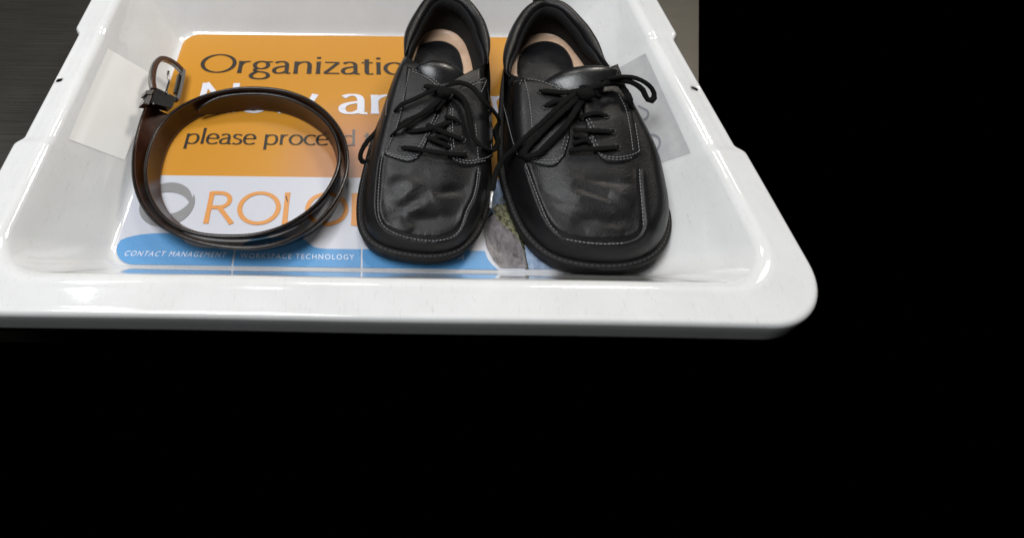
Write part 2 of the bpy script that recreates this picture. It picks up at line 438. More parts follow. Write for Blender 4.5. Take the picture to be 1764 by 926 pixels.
# ------------------------------------------------------------------ stroke lettering
def Ln(*a): return np.array([(a[i], a[i+1]) for i in range(0, len(a), 2)], float)
def Ea(cx, cy, rx, ry, a0=0, a1=360, n=40):
    t = np.radians(np.linspace(a0, a1, n)); return np.stack([cx+rx*np.cos(t), cy+ry*np.sin(t)], 1)
def Bz(*p):
    p = np.array(p, float); t = np.linspace(0, 1, 16)[:, None]
    return (1-t)**3*p[0]+3*(1-t)**2*t*p[1]+3*(1-t)*t*t*p[2]+t**3*p[3]
def J(*a): return np.vstack(a)
GLY = {
 'O': (1.04, [Ea(.52,.5,.455,.475)]),
 'r': (.42, [Ln(.12,0,.12,.64), Bz((.12,.40),(.16,.56),(.24,.64),(.38,.61))]),
 'g': (.60, [Ea(.29,.43,.19,.195), J(Bz((.20,.26),(.08,.20),(.10,.09),(.30,.07)), Bz((.30,.07),(.60,.05),(.60,-.30),(.28,-.29)), Bz((.28,-.29),(-.04,-.27),(.0,-.05),(.18,.07))), Ln(.40,.60,.60,.61)]),
 'a': (.56, [J(Bz((.09,.55),(.2,.67),(.42,.68),(.42,.42)), Ln(.42,.42,.42,.10), Bz((.42,.10),(.42,.03),(.46,.0),(.54,.02))), J(Bz((.42,.39),(.2,.36),(.06,.30),(.065,.15)), Bz((.065,.15),(.08,-.04),(.32,-.02),(.42,.13)))]),
 'n': (.62, [Ln(.12,0,.12,.64), J(Bz((.12,.44),(.2,.64),(.50,.74),(.50,.42)), Ln(.50,.42,.50,0))]),
 'i': (.26, [Ln(.13,0,.13,.64), Ln(.13,.80,.13,.90)]),
 'z': (.50, [Ln(.05,.61,.45,.61), Ln(.43,.60,.06,.04), Ln(.04,.03,.47,.03)]),
 't': (.38, [J(Ln(.18,.80,.18,.14), Bz((.18,.14),(.18,.0),(.26,.0),(.36,.03))), Ln(.03,.61,.35,.61)]),
 'o': (.64, [Ea(.32,.32,.255,.305)]),
 'N': (.88, [Ln(.12,0,.12,1), Ln(.12,1,.76,0), Ln(.76,0,.76,1)]),
 'w': (.92, [Ln(.03,.64,.25,0), Ln(.25,0,.46,.62), Ln(.46,.62,.68,0), Ln(.68,0,.89,.64)]),
 'p': (.66, [Ln(.12,-.32,.12,.64), J(Bz((.12,.46),(.2,.64),(.58,.74),(.58,.32)), Bz((.58,.32),(.58,-.08),(.25,-.04),(.12,.1)))]),
 'l': (.26, [Ln(.13,0,.13,1.02)]),
 'e': (.57, [J(Ln(.07,.35,.51,.35), Bz((.51,.35),(.52,.72),(.06,.76),(.06,.32)), Bz((.06,.32),(.06,-.06),(.34,-.04),(.52,.08)))]),
 's': (.46, [J(Bz((.39,.56),(.2,.68),(.02,.60),(.08,.44)), Bz((.08,.44),(.12,.34),(.38,.34),(.39,.18)), Bz((.39,.18),(.38,-.03),(.15,-.04),(.05,.06)))]),
 'c': (.52, [Ea(.33,.32,.27,.305,48,312)]),
 'd': (.66, [Ln(.53,0,.53,1.02), J(Bz((.53,.55),(.3,.72),(.06,.62),(.06,.32)), Bz((.06,.32),(.06,-.06),(.38,-.08),(.53,.14)))]),
 'h': (.62, [Ln(.12,0,.12,1.02), J(Bz((.12,.44),(.2,.64),(.50,.74),(.50,.42)), Ln(.50,.42,.50,0))]),
 'R': (.76, [Ln(.10,0,.10,1), J(Ln(.10,.96,.30,.96), Bz((.30,.96),(.64,.96),(.64,.50),(.30,.50)), Ln(.30,.50,.10,.50)), Ln(.34,.50,.70,0)]),
 'L': (.56, [Ln(.12,0,.12,1), Ln(.12,.045,.52,.045)]),
 'D': (.95, [Ln(.12,0,.12,1), J(Ln(.12,.955,.35,.955), Bz((.35,.955),(.98,.95),(.98,.05),(.35,.045)), Ln(.35,.045,.12,.045))]),
 ' ': (.30, []),
}
def stroke(P, thick, thin, hgt, z):
    n = len(P)
    if n == 2: P = np.array([P[0]+(P[1]-P[0])*t for t in np.linspace(0, 1, 6)]); n = 6
    closed = np.linalg.norm(P[0]-P[-1]) < 1e-6
    L = []; Rr = []
    for i in range(n):
        if closed: a, b = P[(i-1) % (n-1)], P[(i+1) % (n-1)]
        else: a, b = P[max(i-1, 0)], P[min(i+1, n-1)]
        t = b-a; t = t/(np.linalg.norm(t)+1e-9); nr = np.array([-t[1], t[0]])
        wd = thin+(thick-thin)*abs(t[1])**1.3
        if not closed and n >= 6: u = abs(i/(n-1)-.5)*2; wd *= 1+.16*u**3          # flared ends
        L.append(P[i]+nr*wd/2); Rr.append(P[i]-nr*wd/2)
    V = [(*p, z) for p in L]+[(*p, z) for p in Rr]
    return V, [(i, n+i, n+i+1, i+1) for i in range(n-1)]
def word(name, text, x0, y0, xs, h, thick, thin, m, parent, M, z, gap=.0, label=None):
    """x0,y0 baseline start in world metres, xs = width scale per unit, h = cap height"""
    mb = MB(); x = 0; kk = 0
    for ch in text:
        adv, st = GLY[ch]
        for s in st:
            V, Fc = stroke(s, thick, thin, 1, 0); kk += 1
            mb.add([(x0+(x+v[0])*xs, y0+v[1]*h, z+.000012*(kk % 6)) for v in V], Fc)
        x += adv+gap
    o = mb.obj(name, m, parent, M, smooth=False)
    if label: o['label'] = label
    return o, x0+x*xs
def font_text(name, text, x0, y0, size, m, parent, M, z, spacing=1.0, shear=0.0, rot=0.0, xscale=1.0, width=None):
    cu = bpy.data.curves.new(name, 'FONT'); cu.body = text; cu.size = size; cu.space_character = spacing; cu.shear = shear
    ob = bpy.data.objects.new(name, cu); C.objects.link(ob)
    me = bpy.data.meshes.new_from_object(ob.evaluated_get(bpy.context.evaluated_depsgraph_get()))
    bpy.data.objects.remove(ob); bpy.data.curves.remove(cu)
    me.name = name; xs_ = [v.co.x for v in me.vertices]; w_ = max(xs_)-min(xs_)
    if width: xscale = width/w_
    Mi = M.inverted()
    for v in me.vertices:
        p = Vector((v.co.x*xscale, v.co.y)); c, s = math.cos(rot), math.sin(rot)
        v.co = Mi@Vector((x0+p.x*c-p.y*s, y0+p.x*s+p.y*c, z))
    me.materials.clear(); me.materials.append(m)
    o = bpy.data.objects.new(name, me); C.objects.link(o); o.parent = parent
    return o

# ------------------------------------------------------------------ mat in the tray
MX0, MX1, MY0, MY1 = -.2085, .2245, .2506, .5685; MZ = .0016
MM = Matrix.Translation((0,0,.0003))
advert = empty('advertising_mat', 'printed orange, white and blue advertising mat lying flat in the white tray', 'mat', MM)
def mat_loop(ins, z, r=.020):
    cx, cy = (MX0+MX1)/2, (MY0+MY1)/2; hx, hy = (MX1-MX0)/2-ins, (MY1-MY0)/2-ins
    dd = []
    for i in range(4):
        dd += [('c', i, k/12) for k in range(12)]+[('s', i, k/30) for k in range(30)]
    L = rrect(hx, hy, r-ins, dd); return np.stack([L[:, 0]+cx, L[:, 1]+cy, np.full(len(L), z)], 1)
V, Fc = loft([mat_loop(.0, .0004), mat_loop(0, .001), mat_loop(.0005, MZ-.0001), mat_loop(.0012, MZ), mat_loop(.012, MZ)], True, False, True)
mesh_obj('mat_base', V, Fc, MATM, advert, True, MM)
# faint raised glossy rim just inside the edge
def flat_poly(name, pts, m, z, smooth_pts=True, parent=advert, n=6, closed=True):
    P = catmull(pts, n, closed) if smooth_pts else np.array(pts)
    W = [bp(p[0], p[1], z) for p in P]
    bm = bmesh.new(); vs = [bm.verts.new(w_) for w_ in W]; f = bm.faces.new(vs)
    bmesh.ops.triangulate(bm, faces=[f])
    bmesh.ops.recalc_face_normals(bm, faces=bm.faces)
    for f in bm.faces:
        if f.normal.z < 0: f.normal_flip()
    bm.transform(MM.inverted())
    me = bpy.data.meshes.new(name); bm.to_mesh(me); bm.free(); me.materials.append(m)
    o = bpy.data.objects.new(name, me); C.objects.link(o); o.parent = parent; return o
Z1, Z2, Z3 = MZ+.0003+.00012, MZ+.0003+.00026, MZ+.0003+.0004
# blue tabs
def corner_bl():
    c = []
    for k in range(9):
        a = math.radians(180+90*k/8); c.append((MX0+.001+.019+math.cos(a)*.019, MY0+.0002+.019+math.sin(a)*.019))
    return c
def px(x, y, z=Z1):
    v = Vector((x, y, z))-ORG; dd = v.dot(CD); return (CX+F*v.dot(CR)/dd, CY-F*v.dot(CU)/dd)
def wpoly(name, W, m, z, parent=advert):
    bm = bmesh.new(); vs = [bm.verts.new((a, b, z)) for a, b in W]; f = bm.faces.new(vs)
    bmesh.ops.triangulate(bm, faces=[f])
    for f in bm.faces:
        f.normal_update()
        if f.normal.z < 0: f.normal_flip()
    bm.transform(MM.inverted())
    me = bpy.data.meshes.new(name); bm.to_mesh(me); bm.free(); me.materials.append(m)
    o = bpy.data.objects.new(name, me); C.objects.link(o); o.parent = parent; return o
def wl(pts, n=8):
    return [tuple(bp(p[0], p[1], Z1).xy) for p in catmull(pts, n)]
xd1, xd2 = bp(402.6, 442, Z1).x, bp(623, 442, Z1).x
ylow = MY0+.0002
t1 = [p for p in wl([(208,413),(222,408),(245,403.5),(272,401.5),(292,402),(308,407),(320,417),(336,424),(352,426.5),(380,427),(402,427.5)])]
t1 = [p for p in t1 if MX0+.001 < p[0] < xd1-.0008]
wpoly('blue_tab', t1+[(xd1-.0008, t1[-1][1]), (xd1-.0008, ylow)]+corner_bl()[::-1], P_BLUE, Z1)
t2 = [p for p in wl([(404,427.5),(412,426),(424,417),(440,411),(470,408.5),(500,408),(516,409),(527,415),(540,424.5),(556,428),(590,428.6),(621,429)]) if xd1+.0008 < p[0] < xd2-.0008]
wpoly('blue_tab', [(xd1+.0008, ylow)]+[(xd1+.0008, t2[0][1])]+t2+[(xd2-.0008, t2[-1][1]), (xd2-.0008, ylow)], P_BLUE, Z1)
t3 = [p for p in wl([(624,429),(700,430),(760,431),(835,432)])]
xe = bp(858, 463, Z1).x
wpoly('blue_tab', [(xd2+.0008, ylow)]+[(max(p[0], xd2+.0008), p[1]) for p in t3]+[(bp(840,445,Z1).x, bp(840,445,Z1).y), (bp(848,456,Z1).x, bp(848,456,Z1).y), (xe, ylow)], P_BLUE, Z1)
def slant(a, b): return None
# printed photograph at the right end
flat_poly('picture_sky', [(850,308),(872,308),(880,345),(862,352),(850,352)], P_LB, Z1, False)
flat_poly('picture_foliage', [(838,392),(842,372),(856,350),(866,338),(882,350),(905,395),(915,420),(904,425),(885,405),(862,388)], P_LEAF, Z1)
flat_poly('picture_dark_trees', [(866,330),(888,342),(915,385),(940,420),(912,463.5),(905,463.5),(900,430),(892,402),(875,365)], P_NIGHT, Z2, False)
wj = [(836,384),(843,372),(850,370),(858,379),(872,392),(890,408),(902,430),(910,464),(880,464),(862,464),(850,448),(838,425),(833,400)]
flat_poly('picture_jacket', wj[:7]+[(908,461.5),(862,461)]+wj[10:], P_JACKET, Z3, False)
flat_poly('picture_wall', [(902,404),(920,420),(945,440),(975,452),(978,463.2),(911,463),(906,440)], P_LB, Z3, False)
flat_poly('picture_grey_area', [(930,438),(960,446),(1020,455),(1040,463.5),(975,463),(945,456)], P_JACKET, Z3+.0001, False)  # grey-purple area of the print
flat_poly('picture_blouse', [(836,360),(846,350),(852,368),(842,374),(837,384)], P_WALL, Z1, False)
# words
o_l, o_b = bp(347.5, 126, Z1), bp(376, 126, Z1); capO = bp(376, 94, Z1).y-o_b.y
sO = 1.065*(bp(643, 115, Z1).x-bp(347.5, 110, Z1).x)/(1.04+.42+.60+.56+.62+.26+.50+.56+.38+.26)
word('lettering', 'Organization', bp(347.5,110,Z1).x-.04*sO, o_b.y+.0005, sO, capO, .115, .055, P_BLACK, advert, MM, Z2)
n_b = bp(620, 196, Z1).y; hN = bp(350,143,Z1).y-n_b
sN = (bp(683, 180, Z1).x-bp(344, 170, Z1).x)/(.88+.64+.92+.36+.56+.62)*1.0
word('lettering', 'Now', bp(344,170,Z1).x-.07*sN, n_b, sN, hN, .125, .062, P_WHITE, advert, MM, Z2)
sA = (bp(641,180,Z1).x-bp(586,180,Z1).x)/.60
word('lettering', 'an', bp(586,180,Z1).x-.03*sA, n_b, sA, hN, .135, .06, P_WHITE, advert, MM, Z2)
word('lettering', 'n', bp(845,180,Z1).x, bp(860,199,Z1).y, sA*.62, hN, .135, .06, P_WHITE, advert, MM, Z2)
p_b = bp(480, 249, Z1).y; hp = bp(353,221,Z1).y-p_b
sP = (bp(456, 240, Z1).x-bp(320, 240, Z1).x)/(.66+.26+.57+.56+.46+.57+.30)
word('lettering', 'please proce', bp(320,240,Z1).x-.06*sP, p_b, sP, hp, .115, .055, P_BLACK, advert, MM, Z2)
xx = bp(320,240,Z1).x-.06*sP+sP*sum(GLY[c][0] for c in 'please proce')
word('lettering', 'ed to', xx, p_b, sP*.96, hp, .115, .055, P_GREY2, advert, MM, Z2)
r_b = bp(450,386,Z1).y; hR = bp(450,331,Z1).y-r_b
sR = (bp(613,360,Z1).x-bp(357,360,Z1).x)/(.76+1.04+.56+1.04+.10)
word('lettering', 'ROLOD', bp(356,360,Z1).x-.05*sR, r_b, sR, hR, .115, .10, P_ORANGE, advert, MM, Z2)
a_, b__ = bp(214,436,Z1), bp(389,440,Z1)
font_text('lettering', 'CONTACT MANAGEMENT', a_.x, bp(300,441.5,Z1).y, .0072, P_WHITE, advert, MM, Z2, 1.25, .25, 0, width=b__.x-a_.x)
a_, b__ = bp(414,440,Z1), bp(610,443,Z1)
font_text('lettering', 'WORKSPACE TECHNOLOGY', a_.x, bp(500,445.5,Z1).y, .0072, P_WHITE, advert, MM, Z2, 1.25, .0, 0, width=b__.x-a_.x)
font_text('lettering', 'N', bp(789,446,Z1).x, bp(789,446.5,Z1).y, .0072, P_WHITE, advert, MM, Z2, 1.2)
# ring emblem: two interlocked grey crescents
rc = bp(288, 351, Z1); rr = (bp(335,351,Z1).x-bp(241,351,Z1).x)/2
def crescent(a0, a1, r_out, wmax, dx, dy, z):
    n = 60; V = []; 
    for k in range(n+1):
        t = k/n; a = math.radians(a0+(a1-a0)*t); wd = wmax*math.sin(math.pi*min(1, t*1.02+.0))**.75+.0004
        for r_ in (r_out, r_out-wd): V.append((rc.x+dx+math.cos(a)*r_, rc.y+dy+math.sin(a)*r_*1.0, z))
    Fc = [(2*k, 2*k+1, 2*k+3, 2*k+2) for k in range(n)]; o = mesh_obj('logo_ring', V, Fc, P_RING, advert, False, MM)
    for p in o.data.polygons: pass
    return o
crescent(-5, 185, rr*.93, .011, -.001, .0015, Z2)
crescent(165, 388, rr*1.0, .013, .0, .0, Z2+.00003)

flat_poly('ink_mark', [(491.5,337),(493.5,337),(496.5,348),(494.5,347)], P_BLACK, Z3, False)
# labels' faint letters on the right wall
def wall_letter(cx_, cy_, ch, size, rot):
    cu = bpy.data.curves.new('letter', 'FONT'); cu.body = ch; cu.size = 1; ob = bpy.data.objects.new('letter', cu); C.objects.link(ob)
    me = bpy.data.meshes.new_from_object(ob.evaluated_get(bpy.context.evaluated_depsgraph_get()))
    bpy.data.objects.remove(ob)
    V = []; c, s = math.cos(rot), math.sin(rot)
    for v in me.vertices:
        x, y = (v.co.x-.35)*size, -(v.co.y-.35)*size
        h = tray_bvh.ray_cast(ORG, ray(cx_+x*c-y*s, cy_+x*s+y*c)); n = h[1] if h[1].dot(ray(cx_, cy_)) < 0 else -h[1]
        V.append(h[0]+n*.0006)
    o = mesh_obj('lettering', V, [tuple(p.vertices) for p in me.polygons], LABEL_T, labr, False, TM)
wall_letter(1106, 196, 'U', 36, math.radians(-62)); wall_letter(1124, 246, 'D', 44, math.radians(-62))

# ------------------------------------------------------------------ shoes
def smooth_interp(tab, sig=6):
    xs = np.arange(-60, 380, 1.0); ys = np.interp(xs, [t[0] for t in tab], [t[1] for t in tab])
    k = np.exp(-.5*(np.arange(-20, 21)/sig)**2); k /= k.sum(); ys = np.convolve(np.pad(ys, 20, mode='edge'), k, 'valid')
    return lambda v: np.interp(v, xs, ys)
def offset_loop(L, d):
    t = np.roll(L, -1, 0)-np.roll(L, 1, 0); t /= np.linalg.norm(t, axis=1)[:, None]
    n = np.stack([-t[:, 1], t[:, 0]], 1)
    c = L.mean(0); 
    if ((L-c)*n).sum() > 0: n = -n
    return L+n*d          # inwards for d > 0
def inside_poly(X, Y, P):
    r = np.zeros(X.shape, bool); n = len(P)
    for i in range(n):
        x1, y1 = P[i]; x2, y2 = P[(i+1) % n]
        c = ((y1 > Y) != (y2 > Y)) & (X < (x2-x1)*(Y-y1)/((y2-y1) or 1e-9)+x1); r ^= c
    return r
def make_shoe(cfg):
    M = cfg['M']; Mi = M.inverted(); mm = .001
    root = empty('leather_shoe', cfg['label'], 'shoe', M); root['group'] = 'pair of black lace-up shoes'
    S0 = resample(catmull(cfg['sole'], 12, True), 480, True)          # sole outline (mm), starts at heel
    for _ in range(3): S0 = (np.roll(S0, 1, 0)+S0*2+np.roll(S0, -1, 0))/4
    if np.cross(S0, np.roll(S0, -1, 0)).sum() > 0 and cfg.get('rev'): S0 = S0[::-1]
    Pz = smooth_interp(cfg['top'], 5); Wd = smooth_interp(cfg['side'], 6)
    S = offset_loop(S0, 5.0)
    T = resample(catmull(cfg['open'], 12, True), 480, True)
    # match the toe of the outline with the notch of the opening
    def match(L, toe):
        i = int(np.argmin(np.linalg.norm(L-np.array(toe), axis=1))); a = resample(L[:i+1], 241); b = resample(np.vstack([L[i:], L[:1]]), 241)
        return np.vstack([a[:-1], b[:-1]])
    S = match(S, cfg['toe']); T = match(T, cfg['notch']); S0m = match(S0, cfg['toe'])
    sole_z = 19.0
    nt_ = 150
    ts = np.linspace(0, 1, nt_)**1.35
    X = S[None, :, 0]*(1-ts[:, None])+T[None, :, 0]*ts[:, None]; Y = S[None, :, 1]*(1-ts[:, None])+T[None, :, 1]*ts[:, None]
    d, _ = dist_poly(X, Y, S[::2])
    spring = lambda y: 5.0*np.clip((30-y)/40, 0, 1.5)**2           # toe spring
    def height(X, Y, d):
        wq = Wd(Y); q = np.clip(d/wq, 0, 1); n = 2.3
        pr = (1-(1-q)**n)**(1/n)
        cr = 4.5*smooth01(np.clip((d-wq)/28, 0, 1))*np.clip((175-Y)/60, 0, 1)
        return sole_z+(Pz(Y)-sole_z)*pr+cr*1.0
    Z = height(X, Y, d)
    feat = np.zeros_like(Z)
    def to_bvh(Zf):
        V = np.stack([X, Y, Zf], 2).reshape(-1, 3)*mm; n = 480
        Vw = [M@Vector(v) for v in V]
        Fc = [(k*n+i, k*n+(i+1) % n, (k+1)*n+(i+1) % n, (k+1)*n+i) for k in range(nt_-1) for i in range(n)]
        return V, Vw, Fc, BVHTree.FromPolygons(Vw, Fc)
    V, Vw, Fc, bvh = to_bvh(Z)
    def plan(pts, n=6):
        out = []
        for p in catmull(pts, n):
            h = bvh.ray_cast(ORG, ray(*p))
            if h[0]: q = Mi@h[0]; out.append((q.x*1000, q.y*1000))
        return np.array(out)
    seam = plan(cfg['seam'])
    if len(seam) > 3:
        dd, tt = dist_poly(X, Y, seam, False)
        ends = smooth01(tt/.04)*smooth01((1-tt)/.04)
        pol = inside_poly(X, Y, seam)
        puck = 1+.35*np.sin(tt*len(seam)*1.0*math.pi*2*1.6)
        sd = np.where(pol, dd, -dd)
        feat += cfg.get('relief', 1.0)*(-1.5*np.exp(-(dd/1.1)**2)*puck*ends + .8*np.exp(-((sd+2.8)/1.9)**2)*ends + .4*np.exp(-((sd-2.8)/1.8)**2)*ends*puck)
    for pts, dep, wd in cfg['crease']:
        cv = plan(pts)
        if len(cv) < 3: continue
        dd, tt = dist_poly(X, Y, cv, False)
        feat += -dep*np.exp(-(dd/wd)**2)*np.sin(np.clip(tt, 0, 1)*math.pi)**.6
    # gentle hand-made unevenness
    feat += .35*np.sin(X*.11+1.3)*np.sin(Y*.083+.5)*smooth01(d/12)
    fade = smooth01(d/4)
    Z = Z+feat*fade
    V, Vw, Fc, bvh = to_bvh(Z)
    up = mesh_obj('upper', V, Fc, LEATHER, root); 
    for p in up.data.polygons[:1]:
        if p.normal.z < 0: up.data.flip_normals()
    # --- sole with welt
    mb = MB()
    sp = spring(S0m[:, 1])
    def L3(off, z, f=1.0): L = offset_loop(S0m, off); return np.stack([L[:, 0], L[:, 1], np.full(len(L), z)+sp*(1 if z < 15 else 0)*f], 1)*mm
    Vs, Fs = loft([L3(12, 0.0), L3(5, 0.0), L3(3.2, 1.0), L3(2.4, 6), L3(2.2, 11.5), L3(.8, 12.6), L3(0.0, 14), L3(-.1, 16), L3(.5, 17.6), L3(1.6, 18.3), L3(5.2, 18.6), L3(7, 18.6)], True, True, True)
    for z_ in (): pass
    sole = mesh_obj('sole', Vs, Fs, RUBBER, root); fix_normals(sole)
    # --- stitching
    def stitches(path_w, pitch, ln, rad, normal_fn=None):
        P = resample(np.array([list(p) for p in path_w]), max(3, int(length(path_w)/pitch)*4+1)); mbx = MB(); n = len(P)
        for k in range(0, n-3, 4):
            a, b = Vector(P[k]), Vector(P[min(k+3, n-1)]); dr = b-a
            if dr.length < 1e-6: continue
            m_ = (a+b)/2; h = dr.normalized()*(ln/2); j = Vector(rng.normal(0, rad*.12, 3))
            Vt, Ft = tube([m_-h+j, m_-h*.6+j*0, m_+h*.6, m_+h-j], rad, 5, taper=[.45, 1, 1, .45]); mbx.add(Vt, Ft)
        return mbx
    def on(ptsx, off, n=10):
        out = []
        for p in catmull(ptsx, n):
            d_ = ray(*p); h = bvh.ray_cast(ORG, d_)
            if h[0]:
                nn = h[1] if h[1].dot(d_) < 0 else -h[1]
                if out and (h[0]-out[-1]).length > .012: continue
                out.append(h[0]+nn*off)
        return out
    th = MB()
    for pts, off in cfg['stitch']:
        W = on(pts, off*mm)
        if len(W) > 3:
            s_ = stitches(W, .0030, .0021, .00034); th.add(s_.V, s_.F)
    th.obj('stitching', THREAD, root, M)
    wl_ = offset_loop(S0m, 2.6); wp = [M@Vector((a*mm, b*mm, .01865)) for a, b in wl_]
    s_ = stitches(wp+[wp[0]], .0042, .0030, .0004); s_.obj('welt_stitching', DARK_THREAD, sole, M)
    # --- facings, one layer of leather above the quarters
    for key in ('facing_a', 'facing_b'):
        G = coons(*cfg[key], 34, 60); Vp, Fp = patch(bvh, G, .0019, .0008)
        o = mesh_obj('lace_facing', Vp, Fp, LEATHER, root, True, M)
    for key in ('extra',):
        for g in cfg.get(key, []):
            G = coons(*g, 20, 30); Vp, Fp = patch(bvh, G, .0010, .0006); mesh_obj('overlay', Vp, Fp, LEATHER, root, True, M)
    # eyelet dimples
    mb = MB()
    for e in cfg['eyelets']:
        q = on([e, (e[0]+.5, e[1])], .0022, 1)
        if q:
            d_ = ray(*e); h = bvh.ray_cast(ORG, d_); nn = h[1] if h[1].dot(d_) < 0 else -h[1]
            ring = []; t1_ = nn.orthogonal().normalized(); t2_ = nn.cross(t1_)
            P = [q[0]+(t1_*math.cos(a)+t2_*math.sin(a))*.0026 for a in np.linspace(0, 2*math.pi, 13)[:-1]]
            Vt, Ft = tube(P, .0007, 6, closed=True); mesh_obj('eyelet_rim', Vt, Ft, SMOOTH_LEATHER, root, True, M)
    # --- collar: padded roll along the rear of the opening
    ti = cfg['collar']; k0 = [int(np.argmin(np.linalg.norm(T-np.array(c), axis=1))) for c in ti]
    a, b = k0
    idx = list(range(max(a, b), 480))+list(range(0, min(a, b)+1))
    Tc = T[idx]; cw = offset_loop(T, 2.0)[idx]
    npth = len(idx); tap = [.12+.88*float(smooth01(min(i, npth-1-i)/64.)) for i in range(npth)]
    hz = Pz(Tc[:, 1])
    path = [M@Vector((cw[i, 0]*mm, cw[i, 1]*mm, (hz[i]-4.2-2.5*(1-tap[i]))*mm)) for i in range(npth)]
    upv = (M.to_3x3()@Vector((0,0,1)))
    Vt, Ft = tube(path, .0064, 20, flat=1.12, up=upv, taper=tap)
    o = mesh_obj('collar', Vt, Ft, LEATHER, root, True, M); fix_normals(o)
    cs = offset_loop(T, -7.5)[idx]
    # --- lining and insole
    In = offset_loop(S0m, 13.0+cfg['ins_off']*smooth01((S0m[:, 1:2]-110)/50))
    for _ in range(4): In = (np.roll(In, 1, 0)+In*2+np.roll(In, -1, 0))/4
    To = offset_loop(T, 4.0)
    lo = []
    for t in np.linspace(0, 1, 22):
        zz = 29+(Pz(T[:, 1])-4-29)*(1-t)**1.0 if False else None
        rear = smooth01((T[:, 1]-160)/30)
        zt = Pz(T[:, 1])-4
        fr = 29+(zt-29)*(1-t)**1.9-3*math.sin(math.pi*t)
        rr_ = 29+(zt-29)*(1-t)
        bulge = 0.0*math.sin(math.pi*min(1, t*1.3))
        tp = t**1.6*rear+t*(1-rear)
        x_ = To[:, 0]*(1-tp)+In[:, 0]*tp; y_ = To[:, 1]*(1-tp)+In[:, 1]*tp
        lo.append(np.stack([x_, y_, rr_*rear+fr*(1-rear)], 1)*mm)
    Vt, Ft = loft(lo); o = mesh_obj('lining', Vt, Ft, FABRIC, root)
    # second roll of padded fabric inside the leather collar
    cw2 = offset_loop(T, 5.5)[idx]
    path = [M@Vector((cw2[i, 0]*mm, cw2[i, 1]*mm, (hz[i]-9)*mm)) for i in range(npth)]
    Vt, Ft = tube(path, .0048, 16, flat=1.7, up=upv, taper=tap)
    o = mesh_obj('collar_padding', Vt, Ft, FABRIC, root, True, M); fix_normals(o)
    def inl(off, z): L = offset_loop(S0m, off); 
    def inL(off, z):
        L = offset_loop(S0m, off-io*(1-smooth01((S0m[:, 1:2]-110)/50)))
        z = z-iz*(1-smooth01((S0m[:, 1]-110)/50))
        for _ in range(6): L = (np.roll(L, 1, 0)+L*2+np.roll(L, -1, 0))/4
        return np.stack([L[:, 0], L[:, 1], z*np.ones(len(L))], 1)*mm
    io, iz = cfg['ins_off'], cfg['ins_z']
    Vt, Ft = loft([inL(11.5+io, 34+iz), inL(13+io, 30.5+iz), inL(16+io, 28+iz), inL(20+io, 27+iz)], True, False, True)
    ins = mesh_obj('insole', Vt, Ft, TAN, root); fix_normals(ins)
    # heel pad
    PP = []; nrm = (M.to_3x3()@Vector((0,0,1))); p0 = M@Vector((0,0,.0278+cfg['ins_z']*.001))
    def onplane(q, dz=0):
        d_ = ray(*q); p_ = p0+nrm*dz; t = (p_-ORG).dot(nrm)/d_.dot(nrm); return ORG+d_*t
    hp = catmull(cfg['pad'], 10, True); c0 = hp.mean(0); hp = c0+(hp-c0)*np.array([.95, .96])
    L0 = [onplane(q, -.002) for q in hp]; L1 = [onplane(q, .0006) for q in hp]; L2 = [onplane(c0+(q-c0)*.985, .0011) for q in hp]; L3_ = [onplane(c0+(q-c0)*.9, .0013) for q in hp]
    Vt, Ft = loft([L0, L1, L2, L3_], True, False, True); o = mesh_obj('heel_pad', Vt, Ft, SMOOTH_LEATHER, ins, True, M); fix_normals(o)
    hs = [onplane(c0+(q-c0)*.955, .0014) for q in hp]; s_ = stitches(hs+[hs[0]], .0026, .0017, .0002); s_.obj('stitching', DARK_THREAD, ins, M)
    # --- tongue
    tg = cfg['tongue']; rows = []          # (x, y, z, halfwidth, thickness) mm
    P = catmull(tg, 6); n = len(P); seg = 28; Vt = []
    for i in range(n):
        x_, y_, z_, hw, tk = P[i]; t = P[min(i+1, n-1)]-P[max(i-1, 0)]; t = t[:3]/np.linalg.norm(t[:3])
        side = np.array([1, 0, cfg['tongue_tilt']]); side /= np.linalg.norm(side); nn = np.cross(side, t); nn = nn if nn[2] > 0 else -nn
        for k in range(seg):
            a_ = 2*math.pi*k/seg; cx_ = math.copysign(abs(math.cos(a_))**.8, math.cos(a_)); v = np.array([x_, y_, z_])+side*hw*cx_+nn*tk*math.sin(a_)-nn*(cx_**2)*hw*.22
            Vt.append(M@Vector(v*mm))
    Ft = [(i*seg+k, i*seg+(k+1) % seg, (i+1)*seg+(k+1) % seg, (i+1)*seg+k) for i in range(n-1) for k in range(seg)]+[tuple(range(seg)), tuple((n-1)*seg+k for k in range(seg))]
    o = mesh_obj('tongue', Vt, Ft, SMOOTH_LEATHER, root, True, M); fix_normals(o)
    # --- heel pull loop
    hx_, hy_ = cfg['pull']; hzz = float(Pz(np.array([hy_]))[0])
    pl = [M@Vector((hx_*mm, (hy_-9)*mm, (hzz-6)*mm)), M@Vector((hx_*mm, (hy_-7)*mm, (hzz+3)*mm)), M@Vector((hx_*mm, (hy_-1)*mm, (hzz+9)*mm)), M@Vector((hx_*mm, (hy_+5)*mm, (hzz+5)*mm)), M@Vector((hx_*mm, (hy_+6)*mm, (hzz-10)*mm))]
    Vt, Ft = tube(catmull(pl, 6), .0055, 10, flat=.25, up=(0,1,0)); o = mesh_obj('pull_loop', Vt, Ft, FABRIC, root, True, M); fix_normals(o)
    # --- laces
    def lace_path(pts):
        out = []; lastd = None
        for p in pts:
            if p[2] == 's':
                d_ = ray(p[0], p[1]); h = bvh.ray_cast(ORG, d_)
                if h[0]:
                    nn = h[1] if h[1].dot(d_) < 0 else -h[1]; out.append(h[0]+nn*p[3]*mm)
                else: out.append(bp(p[0], p[1], .08))
            else: out.append(bp(p[0], p[1], p[3]*mm))
        return catmull(out, 8)
